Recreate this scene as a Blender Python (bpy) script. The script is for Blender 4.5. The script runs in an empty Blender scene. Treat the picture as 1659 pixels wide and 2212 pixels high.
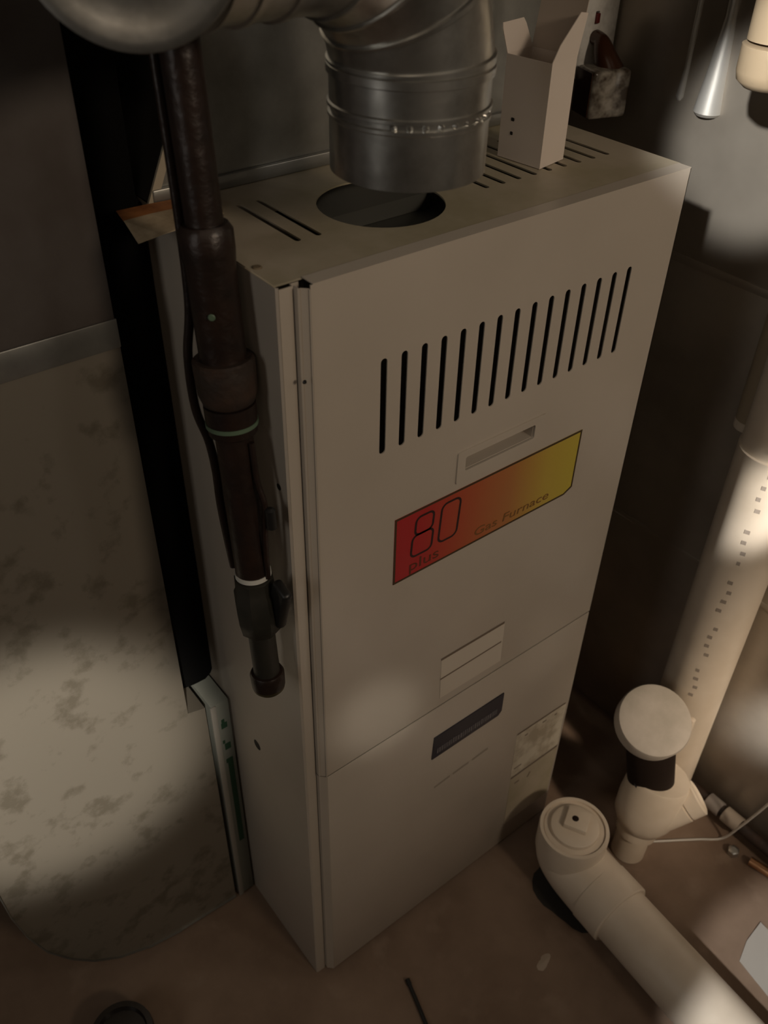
import bpy, bmesh, math, random
from mathutils import Vector, Matrix
random.seed(7)
scn = bpy.context.scene
COL = scn.collection

# ------------------------------------------------------------------ camera
cd = bpy.data.cameras.new('camera'); cam = bpy.data.objects.new('camera', cd); COL.objects.link(cam)
RIGHT = Vector((0.788513, -0.614720, 0.019122)); DOWN = Vector((-0.376727, -0.507343, -0.775036)); FWD = Vector((0.486131, 0.603922, -0.631628))
m = Matrix.Identity(4)
for i in range(3):
    m[i][0] = RIGHT[i]; m[i][1] = -DOWN[i]; m[i][2] = -FWD[i]
m.translation = Vector((-0.305717, -0.492914, 1.321304))
cam.matrix_world = m
cd.sensor_fit = 'HORIZONTAL'; cd.sensor_width = 36.0; cd.lens = 36.0 * 1963.20 / 1659.0
cd.clip_start = 0.02
cd.dof.use_dof = True; cd.dof.focus_distance = 0.88; cd.dof.aperture_fstop = 11.0
scn.camera = cam

# ------------------------------------------------------------------ world, lamps, exposure
w = bpy.data.worlds.new('world'); scn.world = w; w.use_nodes = True
w.node_tree.nodes['Background'].inputs[0].default_value = (1.0, 0.85, 0.7, 1)
w.node_tree.nodes['Background'].inputs[1].default_value = 0.02
scn.view_settings.view_transform = 'Standard'; scn.view_settings.look = 'None'
scn.view_settings.gamma = 1.0; scn.view_settings.use_curve_mapping = False
scn.view_settings.exposure = 0.0

def lamp(name, kind, loc, target, energy, color, **kw):
    d = bpy.data.lights.new(name, kind); o = bpy.data.objects.new(name, d); COL.objects.link(o)
    d.energy = energy; d.color = color
    for k, v in kw.items(): setattr(d, k, v)
    o.location = loc
    q = (Vector(target) - Vector(loc)).to_track_quat('-Z', 'Y')
    o.rotation_euler = q.to_euler()
    return o
WARM = (1.0, 0.80, 0.60); NEUT = (1.0, 0.92, 0.80)
# bulb of the basement, behind the photographer, then unseen fills and patch spots added for the light
lamp('basement_bulb', 'SPOT', (0.25, -1.85, 1.85), (0.25, 0.0, 1.08), 35.0, WARM, spot_size=math.radians(66), spot_blend=1.0, shadow_soft_size=0.15)
lamp('fill_left_high', 'AREA', (-0.9, -1.1, 2.0), (0.0, 0.2, 0.6), 1.2, WARM, size=0.9)  # added fill for the left sides, no lamp of the room
lamp('fill_left', 'AREA', (-1.55, -0.25, 1.35), (0.0, 0.0, 1.0), 1.8, (1.0, 0.94, 0.86), shape='RECTANGLE', size=0.30, size_y=0.9)  # made-up soft light for the flue's left band and the cabinet side
lamp('fill_flue', 'AREA', (0.50, -0.95, 1.62), (0.11, 0.0, 1.15), 0.75, NEUT, shape='RECTANGLE', size=0.10, size_y=0.5)  # light strip added for the band reflected in the flue pipe
lamp('patch_spot_boot', 'SPOT', (-0.75, -1.3, 1.45), (-0.22, 0.18, 0.475), 200.0, NEUT, spot_size=math.radians(12.0), spot_blend=0.7, shadow_soft_size=0.03)  # added spot for the bright patch on the boot
lamp('fill_spot_corner', 'SPOT', (0.30, -1.9, 1.8), (0.64, -0.12, 0.22), 115.0, WARM, spot_size=math.radians(14), spot_blend=1.0, shadow_soft_size=0.10)  # unseen warm spot added to lift the drain pipes in the corner
lamp('patch_spot_door', 'SPOT', (-0.75, -1.3, 1.45), (0.09, 0.0, 0.515), 30.0, NEUT, spot_size=math.radians(4.4), spot_blend=1.0, shadow_soft_size=0.02)  # soft lighter area on the door comes from this added spot
lamp('patch_spot_duct', 'SPOT', (-0.8, -0.6, 1.72), (0.68, 0.068, 1.010), 175.0, (1.0, 0.97, 0.92), spot_size=math.radians(7.6), spot_blend=0.45, shadow_soft_size=0.02)  # spot added for the lit patch high on the right duct
lamp('patch_spot_pipe', 'SPOT', (0.0, -1.5, 1.6), (0.57, -0.12, 0.655), 260.0, (1.0, 0.95, 0.88), spot_size=math.radians(4.5), spot_blend=0.8, shadow_soft_size=0.02)  # extra unseen spot brightening one stretch of the upright drain pipe
lamp('patch_spot_wall', 'SPOT', (-0.2, -1.5, 1.6), (0.68, -0.25, 0.28), 620.0, (1.0, 0.96, 0.9), spot_size=math.radians(4.5), spot_blend=1.0, shadow_soft_size=0.02)  # added beam for the pale area low on the right duct
lamp('patch_spot_floor', 'SPOT', (-0.65, -1.1, 1.35), (0.390, -0.575, 0.05), 110.0, (1.0, 0.97, 0.93), spot_size=math.radians(15.2), spot_blend=0.12, shadow_soft_size=0.02)  # hard-edged spot added to light the near end of the floor pipe

# ------------------------------------------------------------------ materials
def mat(name, col, rough=0.5, metal=0.0, noise=None, bump=None, spec=0.5, trans=0.0, alpha=1.0, coat=0.0):
    """noise: (colour2, scale, lo, hi, detail); bump: (scale, strength)"""
    M = bpy.data.materials.new(name); M.use_nodes = True
    nt = M.node_tree; b = nt.nodes['Principled BSDF']
    b.inputs['Base Color'].default_value = (*col, 1); b.inputs['Roughness'].default_value = rough
    b.inputs['Metallic'].default_value = metal; b.inputs['Specular IOR Level'].default_value = spec
    b.inputs['Transmission Weight'].default_value = trans; b.inputs['Coat Weight'].default_value = coat
    tc = nt.nodes.new('ShaderNodeTexCoord')
    if noise:
        c2, sc, lo, hi, det = noise
        n = nt.nodes.new('ShaderNodeTexNoise'); n.inputs['Scale'].default_value = sc; n.inputs['Detail'].default_value = det
        n.inputs['Roughness'].default_value = 0.6
        nt.links.new(tc.outputs['Object'], n.inputs['Vector'])
        r = nt.nodes.new('ShaderNodeValToRGB'); r.color_ramp.elements[0].position = lo; r.color_ramp.elements[1].position = hi
        r.color_ramp.elements[0].color = (*c2, 1); r.color_ramp.elements[1].color = (*col, 1)
        nt.links.new(n.outputs['Fac'], r.inputs['Fac']); nt.links.new(r.outputs['Color'], b.inputs['Base Color'])
    if bump:
        n2 = nt.nodes.new('ShaderNodeTexNoise'); n2.inputs['Scale'].default_value = bump[0]; n2.inputs['Detail'].default_value = 4
        nt.links.new(tc.outputs['Object'], n2.inputs['Vector'])
        bp = nt.nodes.new('ShaderNodeBump'); bp.inputs['Strength'].default_value = bump[1]; bp.inputs['Distance'].default_value = 0.01
        nt.links.new(n2.outputs['Fac'], bp.inputs['Height']); nt.links.new(bp.outputs['Normal'], b.inputs['Normal'])
    return M

M_beige = mat('beige_paint', (0.50, 0.445, 0.38), 0.32, 0, ((0.44, 0.39, 0.33), 3.0, 0.35, 0.65, 3), (60, 0.02))
M_beige_top = mat('beige_paint_dusty', (0.46, 0.40, 0.31), 0.45, 0, ((0.33, 0.29, 0.19), 9.0, 0.35, 0.62, 5))
M_dark = mat('dark_interior', (0.03, 0.028, 0.025), 0.7)
M_baffle = mat('baffle_steel', (0.06, 0.06, 0.052), 0.6, 0.2)
M_galv = mat('galvanised_shiny', (0.70, 0.70, 0.67), 0.30, 0.94, ((0.42, 0.41, 0.38), 18, 0.38, 0.62, 6), (16, 0.10))
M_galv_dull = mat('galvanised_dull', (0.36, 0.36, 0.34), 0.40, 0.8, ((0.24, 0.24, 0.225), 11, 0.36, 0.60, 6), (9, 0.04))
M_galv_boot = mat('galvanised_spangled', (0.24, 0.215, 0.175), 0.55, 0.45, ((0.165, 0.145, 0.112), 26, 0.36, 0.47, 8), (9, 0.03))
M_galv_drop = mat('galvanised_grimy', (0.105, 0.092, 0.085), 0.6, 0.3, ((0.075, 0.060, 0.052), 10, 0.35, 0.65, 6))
M_duct_right = mat('galvanised_dark', (0.50, 0.45, 0.38), 0.36, 0.6, ((0.38, 0.335, 0.28), 6, 0.35, 0.65, 4), (6, 0.05))
M_streak = mat('streak_pale', (0.66, 0.64, 0.60), 0.42, 0.6)  # pale tone for the reflection streaks built on the duct
M_iron = mat('black_iron', (0.015, 0.0095, 0.0075), 0.38, 0.1, ((0.026, 0.014, 0.010), 40, 0.35, 0.62, 5), (90, 0.12))
M_iron_rust = mat('rusty_iron', (0.030, 0.020, 0.015), 0.6, 0.1, ((0.050, 0.028, 0.018), 50, 0.35, 0.6, 5), (90, 0.2))
M_valve = mat('grey_valve', (0.034, 0.034, 0.028), 0.5, 0.5, ((0.045, 0.042, 0.034), 40, 0.4, 0.6, 4))
M_brass = mat('old_brass', (0.12, 0.105, 0.055), 0.5, 0.6, ((0.07, 0.06, 0.03), 50, 0.4, 0.6, 4))
M_black = mat('black_plastic', (0.012, 0.012, 0.012), 0.4)
M_tape_w = mat('white_tape', (0.62, 0.62, 0.58), 0.5)
M_tape_g_glint = mat('green_tape_glint', (0.10, 0.155, 0.10), 0.5)  # also colours the glint disc on the gas pipe
M_card_w = mat('white_card', (0.66, 0.58, 0.51), 0.7)
M_card_in = mat('card_inside', (0.50, 0.42, 0.35), 0.8)
M_pvc = mat('pvc_dirty', (0.72, 0.63, 0.52), 0.38, 0, ((0.61, 0.52, 0.41), 7, 0.3, 0.6, 4))
M_pvc_grey = mat('pvc_grey_cap', (0.54, 0.49, 0.43), 0.6, 0, ((0.44, 0.40, 0.34), 18, 0.35, 0.6, 5), (30, 0.1))
M_pvc_tan = mat('cpvc_tan', (0.40, 0.31, 0.205), 0.4)
M_rubber = mat('brown_rubber', (0.016, 0.009, 0.006), 0.8, spec=0.2)
M_green = mat('green_print', (0.02, 0.07, 0.035), 0.7)
M_filter = mat('filter_card', (0.22, 0.23, 0.20), 0.8)
M_white_pl = mat('white_plate', (0.84, 0.83, 0.79), 0.5, 0, ((0.55, 0.53, 0.49), 45, 0.3, 0.6, 4))
M_red = mat('dark_red_plastic', (0.12, 0.012, 0.01), 0.4)
M_amber = mat('dark_amber', (0.05, 0.018, 0.008), 0.25)
M_smoke = mat('smoky_plastic', (0.34, 0.31, 0.26), 0.15, 0.0, ((0.06, 0.042, 0.028), 38, 0.40, 0.62, 3))
M_navy = mat('navy_plate', (0.022, 0.020, 0.032), 0.4)
M_print = mat('dark_print', (0.025, 0.008, 0.008), 0.5)
M_print_lo = mat('soft_print', (0.11, 0.03, 0.012), 0.5)
M_print_br = mat('brown_print', (0.17, 0.125, 0.09), 0.6)
M_print_lt = mat('pale_print', (0.15, 0.14, 0.15), 0.5)
M_sticker = mat('sticker_paper', (0.60, 0.54, 0.46), 0.5)
M_rate = mat('rating_paper', (0.60, 0.55, 0.45), 0.5, 0, ((0.40, 0.345, 0.26), 26, 0.42, 0.58, 5))
M_orange = mat('orange_card', (0.40, 0.16, 0.05), 0.7, 0, ((0.25, 0.09, 0.03), 60, 0.4, 0.6, 4))
M_flap = mat('flap_card', (0.50, 0.40, 0.27), 0.75, 0, ((0.36, 0.28, 0.18), 40, 0.4, 0.6, 4))
M_copper = mat('copper', (0.50, 0.27, 0.14), 0.35, 0.9)
M_paper = mat('white_paper', (0.40, 0.375, 0.34), 0.6)
M_wire = mat('pale_wire', (0.55, 0.52, 0.47), 0.35)
M_concrete = mat('concrete_wall', (0.30, 0.28, 0.24), 0.9, 0, ((0.22, 0.20, 0.17), 4, 0.35, 0.65, 6))
M_joist = mat('dark_ceiling', (0.10, 0.075, 0.05), 0.9)
M_blob = mat('pale_caulk', (0.42, 0.34, 0.27), 0.7)

def mat_floor():
    M = mat('concrete_floor', (0.27, 0.19, 0.135), 0.75, 0, ((0.155, 0.10, 0.066), 5, 0.32, 0.66, 8), (14, 0.15))
    nt = M.node_tree; b = nt.nodes['Principled BSDF']
    src = b.inputs['Base Color'].links[0].from_socket
    tc = [n for n in nt.nodes if n.type == 'TEX_COORD'][0]
    n = nt.nodes.new('ShaderNodeTexNoise'); n.inputs['Scale'].default_value = 16; n.inputs['Detail'].default_value = 6
    nt.links.new(tc.outputs['Object'], n.inputs['Vector'])
    r = nt.nodes.new('ShaderNodeValToRGB'); r.color_ramp.elements[0].position = 0.60; r.color_ramp.elements[1].position = 0.75
    r.color_ramp.elements[0].color = (0, 0, 0, 1); r.color_ramp.elements[1].color = (0.5, 0.5, 0.5, 1)
    nt.links.new(n.outputs['Fac'], r.inputs['Fac'])
    mx = nt.nodes.new('ShaderNodeMix'); mx.data_type = 'RGBA'
    nt.links.new(r.outputs['Color'], mx.inputs['Factor']); nt.links.new(src, mx.inputs['A']); mx.inputs['B'].default_value = (0.34, 0.255, 0.19, 1)
    nt.links.new(mx.outputs['Result'], b.inputs['Base Color'])
    return M
M_floor = mat_floor()

def mat_gradient():
    M = bpy.data.materials.new('label_gradient'); M.use_nodes = True
    nt = M.node_tree; b = nt.nodes['Principled BSDF']; b.inputs['Roughness'].default_value = 0.4
    tc = nt.nodes.new('ShaderNodeTexCoord'); sx = nt.nodes.new('ShaderNodeSeparateXYZ')
    nt.links.new(tc.outputs['Object'], sx.inputs['Vector'])
    mr = nt.nodes.new('ShaderNodeMapRange'); mr.inputs['From Min'].default_value = 0.104; mr.inputs['From Max'].default_value = 0.3555
    nt.links.new(sx.outputs['X'], mr.inputs['Value'])
    r = nt.nodes.new('ShaderNodeValToRGB'); e = r.color_ramp.elements
    e[0].position = 0.0; e[0].color = (0.42, 0.018, 0.022, 1); e[1].position = 1.0; e[1].color = (0.52, 0.42, 0.045, 1)
    for p, c in ((0.14, (0.42, 0.022, 0.022)), (0.34, (0.42, 0.075, 0.028)), (0.60, (0.42, 0.165, 0.045)), (0.82, (0.50, 0.36, 0.05))):
        x = e.new(p); x.color = (*c, 1)
    nt.links.new(mr.outputs['Result'], r.inputs['Fac']); nt.links.new(r.outputs['Color'], b.inputs['Base Color'])
    return M
M_grad = mat_gradient()

# ------------------------------------------------------------------ helpers
def tag(o, label=None, cat=None, group=None, kind=None):
    if label: o['label'] = label
    if cat: o['category'] = cat
    if group: o['group'] = group
    if kind: o['kind'] = kind
    return o
def link(name, me, material, parent=None):
    o = bpy.data.objects.new(name, me); COL.objects.link(o)
    if material and not me.materials: me.materials.append(material)
    if parent:
        o.parent = parent; o.matrix_parent_inverse = parent.matrix_world.inverted()
    return o
def empty(name, loc, label, cat, group=None):
    o = bpy.data.objects.new(name, None); COL.objects.link(o); o.location = loc; o.empty_display_size = 0.02
    o.matrix_world = Matrix.Translation(Vector(loc))
    return tag(o, label, cat, group)
def finish(bm, name, material, parent=None, smooth=False, recalc=True):
    if recalc: bmesh.ops.recalc_face_normals(bm, faces=bm.faces)
    me = bpy.data.meshes.new(name); bm.to_mesh(me); bm.free()
    if smooth:
        me.polygons.foreach_set('use_smooth', [True] * len(me.polygons))
        me.set_sharp_from_angle(angle=math.radians(38))
    return link(name, me, material, parent)
def add_box(bm, a, b, bevel=0.0, seg=2):
    a = Vector(a); b = Vector(b)
    r = bmesh.ops.create_cube(bm, size=1.0)
    for v in r['verts']:
        v.co = Vector(((a[i] + b[i]) / 2 + v.co[i] * abs(b[i] - a[i]) for i in range(3)))
    if bevel:
        es = list({e for v in r['verts'] for e in v.link_edges})
        bmesh.ops.bevel(bm, geom=es, offset=bevel, segments=seg, affect='EDGES', profile=0.5)
def box(name, a, b, material, parent=None, bevel=0.0, seg=2):
    bm = bmesh.new(); add_box(bm, a, b, bevel, seg); return finish(bm, name, material, parent, smooth=bevel > 0)
def frame(t):
    t = t.normalized(); u = Vector((0, 0, 1)) if abs(t.z) < 0.9 else Vector((1, 0, 0))
    x = t.cross(u).normalized(); return x, t.cross(x).normalized()
def add_loft(bm, pts, rad, seg=32, caps=(True, True), f0=None):
    """tube through pts with a radius at each"""
    pts = [Vector(p) for p in pts]; n = len(pts); rings = []
    x = y = None
    for i, p in enumerate(pts):
        t = (pts[min(i + 1, n - 1)] - pts[max(i - 1, 0)])
        if t.length < 1e-9: t = pts[min(i + 2, n - 1)] - pts[max(i - 2, 0)]
        t.normalize()
        if x is None: x, y = f0 if f0 else frame(t)
        else:
            x = (x - t * x.dot(t)).normalized(); y = t.cross(x).normalized()
        rings.append([bm.verts.new(p + (x * math.cos(k * 2 * math.pi / seg) + y * math.sin(k * 2 * math.pi / seg)) * rad[i]) for k in range(seg)])
    for a, b in zip(rings, rings[1:]):
        for k in range(seg):
            bm.faces.new((a[k], a[(k + 1) % seg], b[(k + 1) % seg], b[k]))
    if caps[0] and rad[0] > 1e-6: bm.faces.new(rings[0][::-1])
    if caps[1] and rad[-1] > 1e-6: bm.faces.new(rings[-1])
def tube(name, pts, rad, material, parent=None, seg=32, caps=(True, True)):
    bm = bmesh.new()
    if not isinstance(rad, (list, tuple)): rad = [rad] * len(pts)
    add_loft(bm, pts, rad, seg, caps); return finish(bm, name, material, parent, smooth=True)
def lathe(name, base, axis, prof, material, parent=None, seg=40, caps=(True, True)):
    """prof: list of (distance along axis, radius); repeats allowed"""
    base = Vector(base); axis = Vector(axis).normalized(); x, y = frame(axis); bm = bmesh.new(); rings = []
    for h, r in prof:
        rings.append([bm.verts.new(base + axis * h + (x * math.cos(k * 2 * math.pi / seg) + y * math.sin(k * 2 * math.pi / seg)) * max(r, 1e-5)) for k in range(seg)])
    for a, b in zip(rings, rings[1:]):
        for k in range(seg): bm.faces.new((a[k], a[(k + 1) % seg], b[(k + 1) % seg], b[k]))
    if caps[0]: bm.faces.new(rings[0][::-1])
    if caps[1]: bm.faces.new(rings[-1])
    return finish(bm, name, material, parent, smooth=True)
def bez(pts, n=40):
    """Catmull-Rom through pts"""
    P = [Vector(p) for p in pts]; P = [P[0] * 2 - P[1]] + P + [P[-1] * 2 - P[-2]]; out = []
    for i in range(1, len(P) - 2):
        for k in range(n):
            t = k / n; a, b, c, d = P[i - 1:i + 3]
            out.append(0.5 * (2 * b + (c - a) * t + (2 * a - 5 * b + 4 * c - d) * t * t + (3 * b - a - 3 * c + d) * t ** 3))
    out.append(P[-2]); return out
def plate(name, outline, holes, thick, mtx, material, parent=None, bevel=0.0):
    """flat sheet with holes: outline in its local XY, extruded by thick (total), placed by mtx"""
    cu = bpy.data.curves.new(name, 'CURVE'); cu.dimensions = '2D'; cu.fill_mode = 'BOTH'; cu.extrude = thick / 2
    for loop in [outline] + list(holes):
        s = cu.splines.new('POLY'); s.points.add(len(loop) - 1); s.use_cyclic_u = True
        for p, q in zip(s.points, loop): p.co = (q[0], q[1], 0, 1)
    tmp = bpy.data.objects.new('tmp', cu); COL.objects.link(tmp)
    dg = bpy.context.evaluated_depsgraph_get()
    me = bpy.data.meshes.new_from_object(tmp.evaluated_get(dg)); bpy.data.objects.remove(tmp); bpy.data.curves.remove(cu)
    me.transform(mtx); me.name = name
    return link(name, me, material, parent)
def rrect(x0, y0, x1, y1, r, n=5):
    out = []
    for cx, cy, a0 in ((x1 - r, y1 - r, 0), (x0 + r, y1 - r, 90), (x0 + r, y0 + r, 180), (x1 - r, y0 + r, 270)):
        for k in range(n + 1):
            a = math.radians(a0 + 90 * k / n); out.append((cx + r * math.cos(a), cy + r * math.sin(a)))
    return out
def slot(xa, ya, xb, yb, r, n=6):
    """rounded slot between two points"""
    a = math.atan2(yb - ya, xb - xa); out = []
    for c, s in (((xb, yb), a - math.pi / 2), ((xa, ya), a + math.pi / 2)):
        for k in range(n + 1):
            t = s + math.pi * k / n; out.append((c[0] + r * math.cos(t), c[1] + r * math.sin(t)))
    return out
FRONT = lambda y: Matrix(((1, 0, 0, 0), (0, 0, -1, y), (0, 1, 0, 0), (0, 0, 0, 1)))     # local XY -> world XZ, facing -Y
def text(name, s, x, z, size, y, material, parent, shear=0.0, sx=1.0, offset=0.0):
    cu = bpy.data.curves.new(name, 'FONT'); cu.body = s; cu.size = size; cu.extrude = 0.0001; cu.shear = shear; cu.offset = offset
    tmp = bpy.data.objects.new('tmp', cu); COL.objects.link(tmp)
    dg = bpy.context.evaluated_depsgraph_get()
    me = bpy.data.meshes.new_from_object(tmp.evaluated_get(dg)); bpy.data.objects.remove(tmp); bpy.data.curves.remove(cu)
    me.transform(FRONT(y) @ Matrix.Translation((x, z, 0)) @ Matrix.Diagonal((sx, 1, 1, 1))); me.name = name
    return link(name, me, material, parent)
def strokes(name, loops, wdt, y, material, parent, closed=True):
    if len(loops) > 1 and not closed:
        for q in loops: strokes(name, [q], wdt, y, material, parent, False)
        return
    """lettering drawn as thin strokes: rounded lines in the XZ plane"""
    bm = bmesh.new()
    for L in loops:
        n = len(L); P = [Vector((q[0], 0, q[1])) for q in L]
        off = []
        for i in range(n):
            t = (P[(i + 1) % n] - P[i - 1]).normalized() if closed else (P[min(i + 1, n - 1)] - P[max(i - 1, 0)]).normalized()
            off.append(Vector((-t.z, 0, t.x)) * wdt / 2)
        A = [bm.verts.new(P[i] + off[i] + Vector((0, y, 0))) for i in range(n)]
        B = [bm.verts.new(P[i] - off[i] + Vector((0, y, 0))) for i in range(n)]
        for i in range(n if closed else n - 1):
            j = (i + 1) % n; bm.faces.new((A[i], A[j], B[j], B[i]))
    return finish(bm, name, material, parent)

# ------------------------------------------------------------------ room
H = 1.0432
def struct(o): o['kind'] = 'structure'; return o
X0, X1, Y0, Y1, ZC = -1.7, 1.7, -2.6, 1.5, 2.3
struct(box('floor', (X0, Y0, -0.1), (X1, Y1, 0.0), M_floor))
struct(box('ceiling', (X0, Y0, ZC), (X1, Y1, ZC + 0.1), M_joist))
struct(box('wall_left', (X0 - 0.1, Y0, 0), (X0, Y1, ZC), M_concrete))
struct(box('wall_right', (X1, Y0, 0), (X1 + 0.1, Y1, ZC), M_concrete))
struct(box('wall_back', (X0, Y1, 0), (X1, Y1 + 0.1, ZC), M_concrete))
struct(box('wall_front', (X0, Y0 - 0.1, 0), (X1, Y0, ZC), M_concrete))

# ------------------------------------------------------------------ furnace
W = 0.4449; D = 0.66
F = empty('furnace', (W / 2, 0.3, 0), 'beige upflow gas furnace cabinet with louvred door and colour label', 'furnace')
bm = bmesh.new()
t = 0.0012
prof = [(0.0205, 0.016), (0.0136, 0.016), (0.0128, 0.012), (0.0015, 0.012), (0.0, 0.0135), (0.0, D), (W, D), (W, 0.016), (W - 0.012, 0.016)]
def wall_from(bm, prof, z0, z1, t):
    n = len(prof); A = []; B = []
    for i in range(n):
        p = Vector(prof[i]); d = (Vector(prof[min(i + 1, n - 1)]) - Vector(prof[max(i - 1, 0)])).normalized()
        nn = Vector((d.y, -d.x)) * t
        A.append(p); B.append(p - nn if False else p + Vector((-d.y, d.x)) * -t * 0 + Vector((d.y, -d.x)) * t * -1 * -1 * 0)
    for k in range(n - 1):
        q = [bm.verts.new((A[k][0], A[k][1], z0)), bm.verts.new((A[k + 1][0], A[k + 1][1], z0)), bm.verts.new((A[k + 1][0], A[k + 1][1], z1)), bm.verts.new((A[k][0], A[k][1], z1))]
        bm.faces.new(q)
wall_from(bm, prof[:4], 0.0, H - 0.0028, t); wall_from(bm, prof[3:], 0.0, H - 0.0015, t)
bmesh.ops.remove_doubles(bm, verts=bm.verts, dist=1e-5)
bm.faces.new([bm.verts.new(p) for p in ((0, 0.0135, 0.002), (W, 0.0135, 0.002), (W, D, 0.002), (0, D, 0.002))])
cab = finish(bm, 'cabinet', M_beige, F)
sm = cab.modifiers.new('sheet', 'SOLIDIFY'); sm.thickness = 0.001; sm.offset = 0
# top panel with slots and the vent hole
hole = [(0.157 + 0.054 * math.cos(a * math.pi / 24), 0.096 + 0.054 * math.sin(a * math.pi / 24)) for a in range(48)]
holes = [hole]
for x in (0.0575, 0.0765): holes.append(slot(x, 0.1575, x, 0.0715, 0.0026))
for k in range(9): 
    x = 0.2545 + 0.0195 * k
    holes.append(slot(x, 0.1575, x, 0.0725, 0.0028))
plate('top_panel', [(0.0, 0.0145), (W + 0.003, 0.0145), (W + 0.003, 0.20), (0.0, 0.20)], holes, 0.0015, Matrix.Translation((0, 0, H - 0.00075)), M_beige_top, F)
# inside the hole: a baffle and a draft hood edge
box('baffle', (0.085, 0.03, H - 0.020), (0.235, 0.17, H - 0.018), M_baffle, F)
bm = bmesh.new(); add_box(bm, (0.10, 0.10, H - 0.0175), (0.215, 0.16, H - 0.0035)); 
o = finish(bm, 'draft_hood', M_baffle, F)
# upper door
ZS = 0.4652
holes = []
for k in range(15):
    x = 0.0875 + (0.3820 - 0.0875) * k / 14
    holes.append(slot(x, 0.8745, x, 0.9600, 0.0033))
hx0, hx1, hz0, hz1 = 0.1865, 0.2785, 0.8105, 0.8265
holes.append(rrect(hx0, hz0, hx1, hz1, 0.002, 2))
DX0 = 0.0206
UD = plate('upper_door', [(DX0, ZS), (W, ZS), (W, H), (DX0, H)], holes, 0.0012, FRONT(0.0006), M_beige, F)
bm = bmesh.new()
def strip(bm, pts, axis, a, b):
    """sheet through 2D pts (x,y) from z=a to z=b, or (y,z) from x=a to x=b"""
    for p, q in zip(pts, pts[1:]):
        if axis == 'z': v = [(p[0], p[1], a), (q[0], q[1], a), (q[0], q[1], b), (p[0], p[1], b)]
        else: v = [(a, p[0], p[1]), (a, q[0], q[1]), (b, q[0], q[1]), (b, p[0], p[1])]
        bm.faces.new([bm.verts.new(c) for c in v])
strip(bm, [(0.0138, 0.0118), (0.0138, 0.0066), (0.0150, 0.0056), (0.0198, 0.0008), (0.0206, 0.0002)], 'z', ZS, H - 0.0026)
strip(bm, [(W, 0.0), (W, 0.016)], 'z', ZS, H)
strip(bm, [(0.0, H), (0.0145, H)], 'x', DX0 + 0.002, W)
strip(bm, [(0.0, ZS), (0.014, ZS)], 'x', DX0, W)
o = finish(bm, 'door_edge', M_beige, F, recalc=True); o.modifiers.new('sheet', 'SOLIDIFY').thickness = 0.0008
# recessed pull in the upper door
P = empty('door_pull', (0, 0, 0), None, None); P.parent = F; P.matrix_parent_inverse = F.matrix_world.inverted()
plate('pull_bezel', rrect(0.1765, 0.7985, 0.2925, 0.8345, 0.002, 2), [rrect(hx0, hz0, hx1, hz1, 0.002, 2)], 0.002, FRONT(-0.0008), M_beige, P)
bm = bmesh.new(); add_box(bm, (hx0, 0.0012, hz0), (hx1, 0.016, hz1)); 
bm.faces.ensure_lookup_table()
ff = [f for f in bm.faces if f.calc_center_median().y < 0.002]
bmesh.ops.delete(bm, geom=ff, context='FACES'); 
o = finish(bm, 'pull_cup', M_beige, P); o.modifiers.new('sheet', 'SOLIDIFY').thickness = 0.0006
# lower door
LD = box('lower_door', (DX0 + 0.0, 0.0, 0.006), (W, 0.0135, ZS - 0.0022), M_beige, F, bevel=0.0012)
bm = bmesh.new(); strip(bm, [(0.0138, 0.0118), (0.0138, 0.0066), (0.0150, 0.0056), (0.0198, 0.0008), (0.0206, 0.0002)], 'z', 0.006, ZS - 0.002)
o = finish(bm, 'lower_door_edge', M_beige, F); o.modifiers.new('sheet', 'SOLIDIFY').thickness = 0.0008
# screws / knockouts on the left side
for (y, z, rr) in ((0.118, 0.412, 0.008), (0.026, 0.86, 0.0035)):
    lathe('knockout', (-0.0006, y, z), (1, 0, 0), [(0, rr * 0.9), (0.0008, rr)], M_black, F, 16)
lathe('screw', (0.0125, -0.0008, 0.9684), (0, 1, 0), [(0, 0.0012), (0.0012, 0.0018)], M_black, F, 12)
lathe('screw', (0.0059, 0.0466, H + 0.001), (0, 0, -1), [(0, 0.003), (0.0012, 0.0042)], mat('rust_spot', (0.17, 0.13, 0.08), 0.6), F, 14)
# colour label
LX0, LX1, LZ0, LZ1 = 0.1040, 0.3555, 0.7078, 0.7895
lab = plate('efficiency_label', [(LX0, LZ0), (LX1 - 0.012, LZ0), (LX1, LZ0 + 0.006), (LX1, LZ1), (LX0, LZ1)], [], 0.0004, FRONT(-0.0003), M_grad, F)
tag(lab, 'red to yellow gradient label with the number eighty')
inn = [(LX0 + 0.0022, LZ0 + 0.0022), (LX1 - 0.013, LZ0 + 0.0022), (LX1 - 0.0022, LZ0 + 0.0078), (LX1 - 0.0022, LZ1 - 0.0022), (LX0 + 0.0022, LZ1 - 0.0022)]
plate('label_border', [(LX0, LZ0), (LX1 - 0.012, LZ0), (LX1, LZ0 + 0.006), (LX1, LZ1), (LX0, LZ1)], [inn], 0.0003, FRONT(-0.0006), mat('label_border', (0.05, 0.028, 0.008), 0.5), lab)
def sl(x, z, s=0.06): return (x + (z - 0.735) * s, z)
def rr_loop(x0, z0, x1, z1, r): return [sl(*q) for q in rrect(x0, z0, x1, z1, r, 5)]
strokes('number_print', [rr_loop(0.1275, 0.7580, 0.1495, 0.7795, 0.006), rr_loop(0.1250, 0.7320, 0.1510, 0.7580, 0.006), rr_loop(0.1595, 0.7330, 0.1835, 0.7800, 0.007)], 0.0026, -0.0007, M_print, lab)
text('word_print', 'plus', 0.1225, 0.7150, 0.0185, -0.0007, M_print_lo, lab, 0.0, 1.35, 0.0)
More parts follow.
